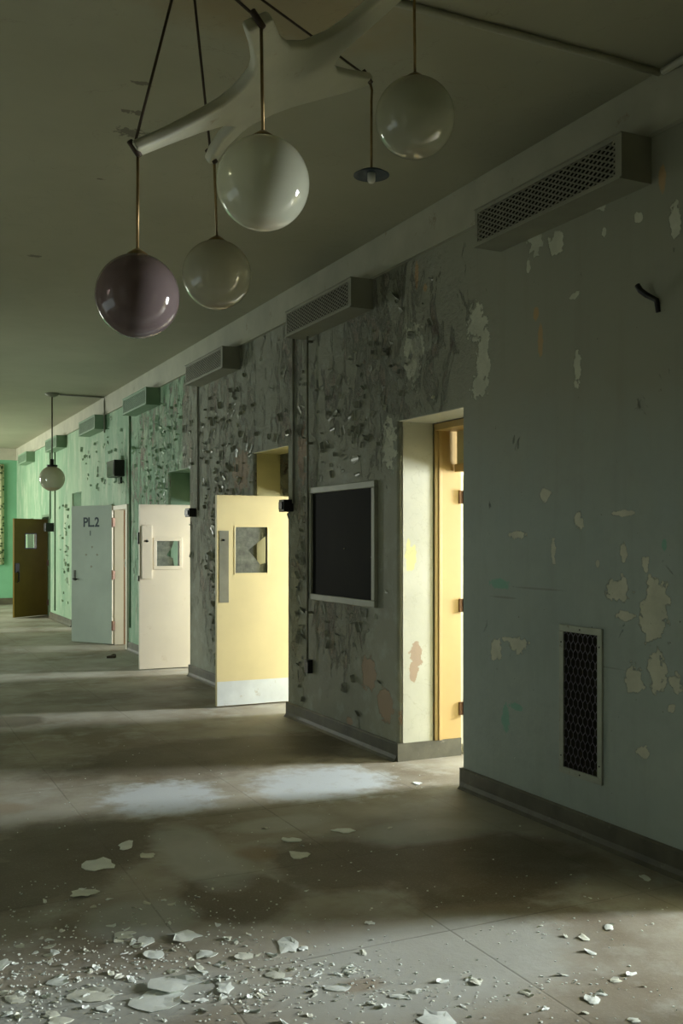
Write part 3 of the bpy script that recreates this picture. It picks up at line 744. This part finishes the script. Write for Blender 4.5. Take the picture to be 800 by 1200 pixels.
bmesh.ops.recalc_face_normals(bm, faces=bm.faces)
bmesh.ops.triangulate(bm, faces=[f for f in bm.faces if len(f.verts) > 4])
o = obj('branch_arm', bm, M['branch'], root); bv = o.modifiers.new('b', 'BEVEL'); bv.width = .012; bv.segments = 3; bv.limit_method = 'ANGLE'; bv.angle_limit = math.radians(50)
for p in o.data.polygons: p.use_smooth = True
bm = BM(); lathe(bm, [(0, 0), (.09, 0), (.09, -.015), (.05, -.05), (.02, -.06), (0, -.06)]); obj('canopy', bm, M['branch'], root, True)
tips = [(plate(306, 29)), (plate(161.5, 180)), (plate(251, 188)), None, (plate(433, 95))]
gtop = [g+Vector((0, 0, R)) for g in gc]
e4 = plate(485, -18); tips[3] = e4
for k, t in enumerate(tips):                     # suspension cables
    bm = BM(); s_ = t+nrm*tk*.6
    tube(bm, [loc(O+Vector((.02*(k-2), 0, -.05))), loc(s_)], .0055, 6); obj('cable', bm, M['cable'], root, True)
    bm = BM(); tube(bm, [loc(t+nrm*(tk+.01)), loc(t-nrm*.012)], .012, 10); obj('ferrule', bm, M['cable'], root, True)
names = ['pale milky glass globe', 'smoky mauve glass globe', 'cream milky glass globe, smallest looking', 'pale milky glass globe high at the right']
for k, (g, t) in enumerate(zip(gc, tips)):
    bm = BM(); tt = Vector((g.x+(t.x-g.x)*.0, g.y, t.z)) if k != 3 else Vector((g.x, g.y, t.z))
    tube(bm, [loc(t), loc(g+Vector((0, 0, R+.006)))], .006, 8); rod = obj('rod', bm, M['rod'], root, True)
    bm = BM(); bmesh.ops.create_icosphere(bm, subdivisions=5, radius=R)
    gl = obj('globe', bm, M[GL[k][4]], root, True, loc=loc(g)); gl['label'] = names[k]
    bm = BM(); lathe(bm, [(0, .02), (.012, .02), (.03, .008), (.045, -.004), (.045, -.012), (0, -.012)]); obj('cap', bm, M['rod'], rod, True, loc=loc(g+Vector((0, 0, R))))
    bm = BM(); lathe(bm, [(0, 0), (.022, 0), (.022, -.06), (.02, -.07), (0, -.07)], seg=16); obj('socket', bm, M['white'], rod, True, loc=loc(g+Vector((0, 0, R-.012))))
# bare socket
d5 = (tips[4]-Vector((0, 0, HC))).dot(Vector((SN, CS, 0))); sp = atd(435, 203, d5)
bm = BM(); t = tips[4]; tube(bm, [loc(t), loc(t+Vector((.012, 0, -.04))), loc(Vector((sp.x, sp.y, t.z-.09))), loc(sp)], .006, 8); obj('rod', bm, M['rod'], root, True)
rr = 21*d5/FPX
bm = BM(); lathe(bm, [(0, .02), (.015, .02), (.02, .008), (rr*.7, .006), (rr, -.008), (rr, -.012), (rr*.7, .0), (0, .002)]); obj('shade_holder', bm, M['ink'], root, True, loc=loc(sp))
bm = BM(); lathe(bm, [(0, 0), (.018, 0), (.018, -.035), (.012, -.045), (0, -.045)], seg=16); obj('socket', bm, M['white'], root, True, loc=loc(sp))
# conduit that feeds the chandelier
cy_ = 3.78
conduit('conduit', [(D-.045, cy_-.0, CEIL-.022), (3.2, cy_, CEIL-.02), (2.2, cy_+.004, CEIL-.018), (cc.x+.1, cy_, CEIL-.018)], .017, M['mould'], 'painted conduit crossing the ceiling to the big chandelier')
conduit('conduit', [(D-.047, cy_-.03, CEIL-.027), (D-.047, 1.5, CEIL-.025), (D-.047, -2, CEIL-.025)], .019, M['mould'], 'painted conduit along the top of the near wall')

# far pendant
pp = onZ(61, 461, CEIL); gz = HC+(HY-561)/FPX*15.94
root = empty('globe_pendant', (pp.x, pp.y, CEIL)); tag(root, 'single milky globe hanging from the ceiling far down the corridor', 'pendant lamp')
bm = BM(); lathe(bm, [(0, 0), (.11, 0), (.11, -.02), (.04, -.06), (0, -.06)]); obj('canopy', bm, M['conduit'], root, True)
bm = BM(); tube(bm, [(0, 0, -.05), (0, 0, gz-CEIL+.3)], .011); obj('rod', bm, M['cable'], root, True)
bm = BM(); lathe(bm, [(0, .12), (.028, .12), (.028, .03), (.085, .028), (.085, .0), (0, 0)]); obj('cap', bm, M['black'], root, True, loc=(0, 0, gz-CEIL+.19))
bm = BM(); bmesh.ops.create_icosphere(bm, subdivisions=4, radius=.2)
obj('globe', bm, M['opal2'], root, True, loc=(0, 0, gz-CEIL))
conduit('conduit', [(pp.x+.118, pp.y, CEIL-.016), (D-.04, pp.y-.02, CEIL-.016), (D-.04, pp.y-.02, CEIL-.08), (D-.036, pp.y-.02, MOLD-.3)], .014, M['conduit'], 'thin conduit crossing the ceiling to the far hanging globe')

# ------------------------------------------------------------------ blistered paint standing off the wall (uncountable)
def curl(bm, c, u, v, n, su, sv, lift, m=3):
    g = []
    for i in range(m+1):
        row = []
        for k in range(m+1):
            a, b = i/m-.5, k/m-.5
            h = lift*(abs(a)*2)**2*(1 if a > 0 else .15)+.002
            row.append(bm.verts.new(c+u*(a*su*(1+.25*math.sin(7*b+c.y*9)))+v*(b*sv*(1-.35*abs(a)*2*((c.z*37) % 1)))+n*h))
        g.append(row)
    for i in range(m):
        for k in range(m): bm.faces.new((g[i][k], g[i+1][k], g[i+1][k+1], g[i][k+1]))
bmg, bmn = BM(), BM()
zones = [(12.9, 2.6, 1.1, 1.0, 260), (10.4, 2.6, .7, 1.3, 260), (10.55, 1.2, .25, .75, 170), (8.36, 1.9, .16, 1.0, 120), (8.35, 2.9, .3, .6, 50), (6.8, 3.0, .7, .5, 60), (7.5, 2.55, .5, .3, 50), (7.5, .9, .5, .35, 25), (12.7, 1.5, .6, .7, 60), (16.5, 3.0, 1.2, .5, 60), (19.8, 1.4, .4, .8, 40)]
def blocked(y, z):
    for i, (a, b) in enumerate(DOORS):
        if a-.04 < y < b+.04 and z < (FLUSH.get(i, RH)+.03): return True
    for u in US:
        if u-.12 < y < u+LU+.12 and 3.3 < z < 3.8: return True
    if any(abs(y-c_) < .1 for c_ in (cY, cY2, onX(233, 500).y, onX(153, 600).y, onX(59.5, 600).y, onX(65, 600).y)): return True
    if any(a-.42 < y < a+.08 and 1.88 < z < 2.5 for a, b in DOORS): return True
    return (6.8 < y < 8.18 and 1.08 < z < 2.16) or z > 3.66 or z < .18
for yc, zc, sy, sz, cnt in zones:
    for _ in range(cnt):
        y, z = random.gauss(yc, sy*.75), random.gauss(zc, sz*.75)
        if blocked(y, z): continue
        ang = random.uniform(-.9, .9)+math.pi/2*random.choice((0, 0, 1)); u = Vector((0, math.cos(ang), math.sin(ang))); v = Vector((0, -math.sin(ang), math.cos(ang)))
        sz_ = random.uniform(.012, .042)*random.uniform(.5, 1.5)
        curl(bmg if y > 12 else bmn, Vector((D, y, z)), u, v, Vector((-1, 0, 0)), sz_, sz_*random.uniform(1, 3.6), random.uniform(.008, .04))
M['flake'] = simple('lifted_paint_skin', (.30, .31, .24), .3, 0, .3, 14)
M['flakeg'] = simple('lifted_green_paint_skin', (.30, .42, .28), .3, 0, .25, 14)
for b_, m_, l_ in ((bmn, 'flake', 'curled grey paint blisters lifting off the wall around the notice board and yellow door'), (bmg, 'flakeg', 'curled green paint blisters lifting off the wall above the cream door')):
    o = obj('peeling_paint', b_, M[m_]); s_ = o.modifiers.new('t', 'SOLIDIFY'); s_.thickness = .0015
    tag(o, l_, 'peeling paint', kind='stuff')

# ------------------------------------------------------------------ paint chips fallen on the floor
def chip_bm(rx, ry, n=11, th=.003, curlh=.01, seed=0):
    rnd = random.Random(seed); bm = BM(); ring_ = []
    c0 = bm.verts.new((0, 0, .003+th)); k = rnd.uniform(0, 6.28); mid = []
    for i in range(n):
        t = 2*math.pi*i/n; q = rnd.choice((rnd.uniform(.6, .8), rnd.uniform(.9, 1.2), rnd.uniform(.9, 1.1)))
        x, y = rx*q*math.cos(t), ry*q*math.sin(t)
        mid.append(bm.verts.new((x*.55, y*.55, th+.002)))
        ring_.append(bm.verts.new((x, y, th+curlh*max(0, math.cos(t-k))**2*rnd.uniform(.5, 1))))
    low = [bm.verts.new((v.co.x*.98, v.co.y*.98, v.co.z-th)) for v in ring_]
    for i in range(n):
        j = (i+1) % n
        bm.faces.new((c0, mid[i], mid[j])); bm.faces.new((mid[i], ring_[i], ring_[j], mid[j])); bm.faces.new((ring_[i], low[i], low[j], ring_[j]))
    bm.faces.new(low[::-1])
    return bm
big = [  # px, py, width px, height px, label
 (203,1157,30,9,'pale paint sheet, upper layer of the largest pair at bottom left'),(184,1172,34,12,'largest pale paint sheet on the floor at bottom left'),
 (108,1167,27,7,'long pale paint flake left of the largest sheet'),(339,1109,17,9,'bright curled paint flake lying alone mid floor'),(217,1097,19,7,'grey cream paint flake above the largest sheet'),
 (98,1048,17,5,'flat pale flake at the left, above the crumbs'),(116,1014,21,6,'ragged broad flake at left on dark floor'),(148,991,9,5,'small bright upturned flake on the upper left dark stain'),
 (352,1003,14,4,'thin grey flake in the middle of the dark floor'),(402,974,14,3,'thin pale flake nearest the bright doorway strip'),(342,985,12,3,'narrow flake left of the middle floor stain'),
 (172,1003,11,3,'narrow pale flake beside the upturned one'),(513,1195,24,9,'pale paint sheet cut by the bottom edge'),(395,1158,15,4,'curled white flake low in the middle'),
 (145,1097,14,5,'pale flake left of the grey cream flake'),(171,1104,10,6,'squarish pale flake among crumbs'),(180,1119,13,5,'bright flake just above the largest sheet'),(322,1142,12,6,'pale ragged flake right of the largest sheet'),
 (264,1158,10,8,'chunky pale flake right of the large sheets'),(240,1119,14,5,'ragged cream flake in the crumb field'),(17,1171,15,5,'pale flake at the bottom left corner'),(70,1150,14,6,'pale flake below the left crumbs'),
 (4,1131,8,7,'pale flake cut by the left edge'),(70,1198,16,5,'pale flake on the bottom edge at left'),(693,1172,9,5,'largest chip of the small pile at lower right'),(714,1088,6,4,'pale chip alone on the lit floor at right'),
 (556,1151,7,4,'bright upturned chip in the lower middle right'),(743,1196,8,3,'pale chip on the bottom edge at right'),(755,1029,6,4,'pale chip close to the dark baseboard'),(684,1099,6,4,'chip by the pile of crumbs on the lit floor at right'),
 (487,1162,9,3,'pale chip among crumbs low in the middle'),(468,1168,12,3,'long thin chip low in the middle'),(285,1121,12,4,'ragged chip right of the crumb field centre'),(123,1182,10,5,'pale chip under the long flake'),
 (320,1086,0,0,''),(489,918,5,1.6,'small pale flake on the bright doorway strip'),(60,1190,9,4,'chip near the bottom edge at far left'),(432,1082,7,2.5,'small chip on the edge of the lit floor'),(355,1112,6,3,'small chip touching the bright curled flake')]
fl_i = 0; FL = []
for px, py, w, h, lab in big:
    if not w: continue
    p = onZ(px, py); rx = (onZ(px+w, py)-p).length; ry = max(.012, (onZ(px, py-h)-p).length)
    FL.append((p, max(rx, ry)*1.15)); fl_i += 1; lift = .012 if 'upper layer' in lab else 0
    bm = chip_bm(rx, ry, 12, .003, min(.018, rx*.25)*random.uniform(.5, 1), fl_i)
    o = obj('paint_flake', bm, M['chipA' if fl_i % 3 else 'chipB'], loc=(p.x, p.y, lift), rz=-TH); tag(o, lab, 'paint flake', 'larger paint flakes on the floor')
# mid-sized chips: individuals sharing a handful of shapes
shapes = []
for k in range(8):
    bm = chip_bm(.026, .018, 8, .002, .012, 100+k); me = bpy.data.meshes.new('paint_chip'); bm.to_mesh(me); bm.free(); me.materials.append(M['chipA' if k % 3 else 'chipB']); shapes.append(me)
def dens(px, py):
    d = 0
    for cx, cy, sx, sy, a in ((190,1135,140,45,1.0),(40,1150,90,50,.8),(290,1150,110,40,.7),(190,1060,130,30,.25),(560,1165,120,25,.3),(590,1090,70,14,.16),(690,1090,60,20,.2),(340,1000,120,30,.08),(440,1160,90,30,.5),(700,1160,50,25,.25),(500,915,50,7,.3)):
        d += a*math.exp(-((px-cx)/sx)**2-((py-cy)/sy)**2)
    return d
cnt = 0
while cnt < 230:
    px, py = random.uniform(-10, 800), random.uniform(905, 1205)
    if random.random() > dens(px, py): continue
    p = onZ(px, py)
    if p.x > D-.08: continue
    o = bpy.data.objects.new('paint_chip', random.choice(shapes)); C.collection.objects.link(o)
    s_ = random.uniform(.25, 1.0)**1.5+.12; o.scale = (s_, s_*random.uniform(.5, 1.1), min(1, s_+.2)); o.location = p; o.rotation_euler[2] = random.uniform(0, 6.28)
    reg = ('on the dark stained floor in the middle distance' if py < 1045 else 'in the crumb field at the bottom left corner' if px < 130 else 'around the largest paint sheets' if px < 260 else 'right of the largest paint sheets' if px < 380 else 'on the grey floor low in the middle' if px < 560 else 'on the lit floor at lower right')
    sz = 'small' if s_ > .55 else 'tiny'
    tag(o, sz+' pale paint chip '+reg, 'paint chip', sz+' paint chips '+reg); cnt += 1
bm = BM(); n = 0
while n < 1250:
    px, py = random.uniform(-15, 805), random.uniform(860, 1205)
    if random.random() > dens(px, py)+.035: continue
    p = onZ(px, py)
    if p.x > D-.06 or any((p-q_).length < r_ for q_, r_ in FL): continue
    s_ = random.uniform(.0018, .0065); t0 = random.uniform(0, 6); hh = random.uniform(.001, .004)
    vs = [bm.verts.new((p.x+s_*random.uniform(.5, 1.2)*math.cos(t0+k*1.57), p.y+s_*random.uniform(.5, 1.2)*math.sin(t0+k*1.57), .001+hh*random.uniform(.3, 1))) for k in range(4)]
    lo = [bm.verts.new((v.co.x, v.co.y, 0)) for v in vs]; bm.faces.new(vs)
    for k in range(4): bm.faces.new((vs[k], lo[k], lo[(k+1) % 4], vs[(k+1) % 4]))
    n += 1
tag(obj('paint_crumbs', bm, M['chipA']), 'fine pale paint crumbs and dust strewn over the floor', 'paint crumbs', kind='stuff')
# small dark lump by the far doors
p = onZ(131, 771); bm = chip_bm(.07, .05, 11, .03, .03, 55)
tag(obj('debris_lump', bm, M['cable'], loc=p), 'small dark lump on the floor left of the cream door', 'debris')
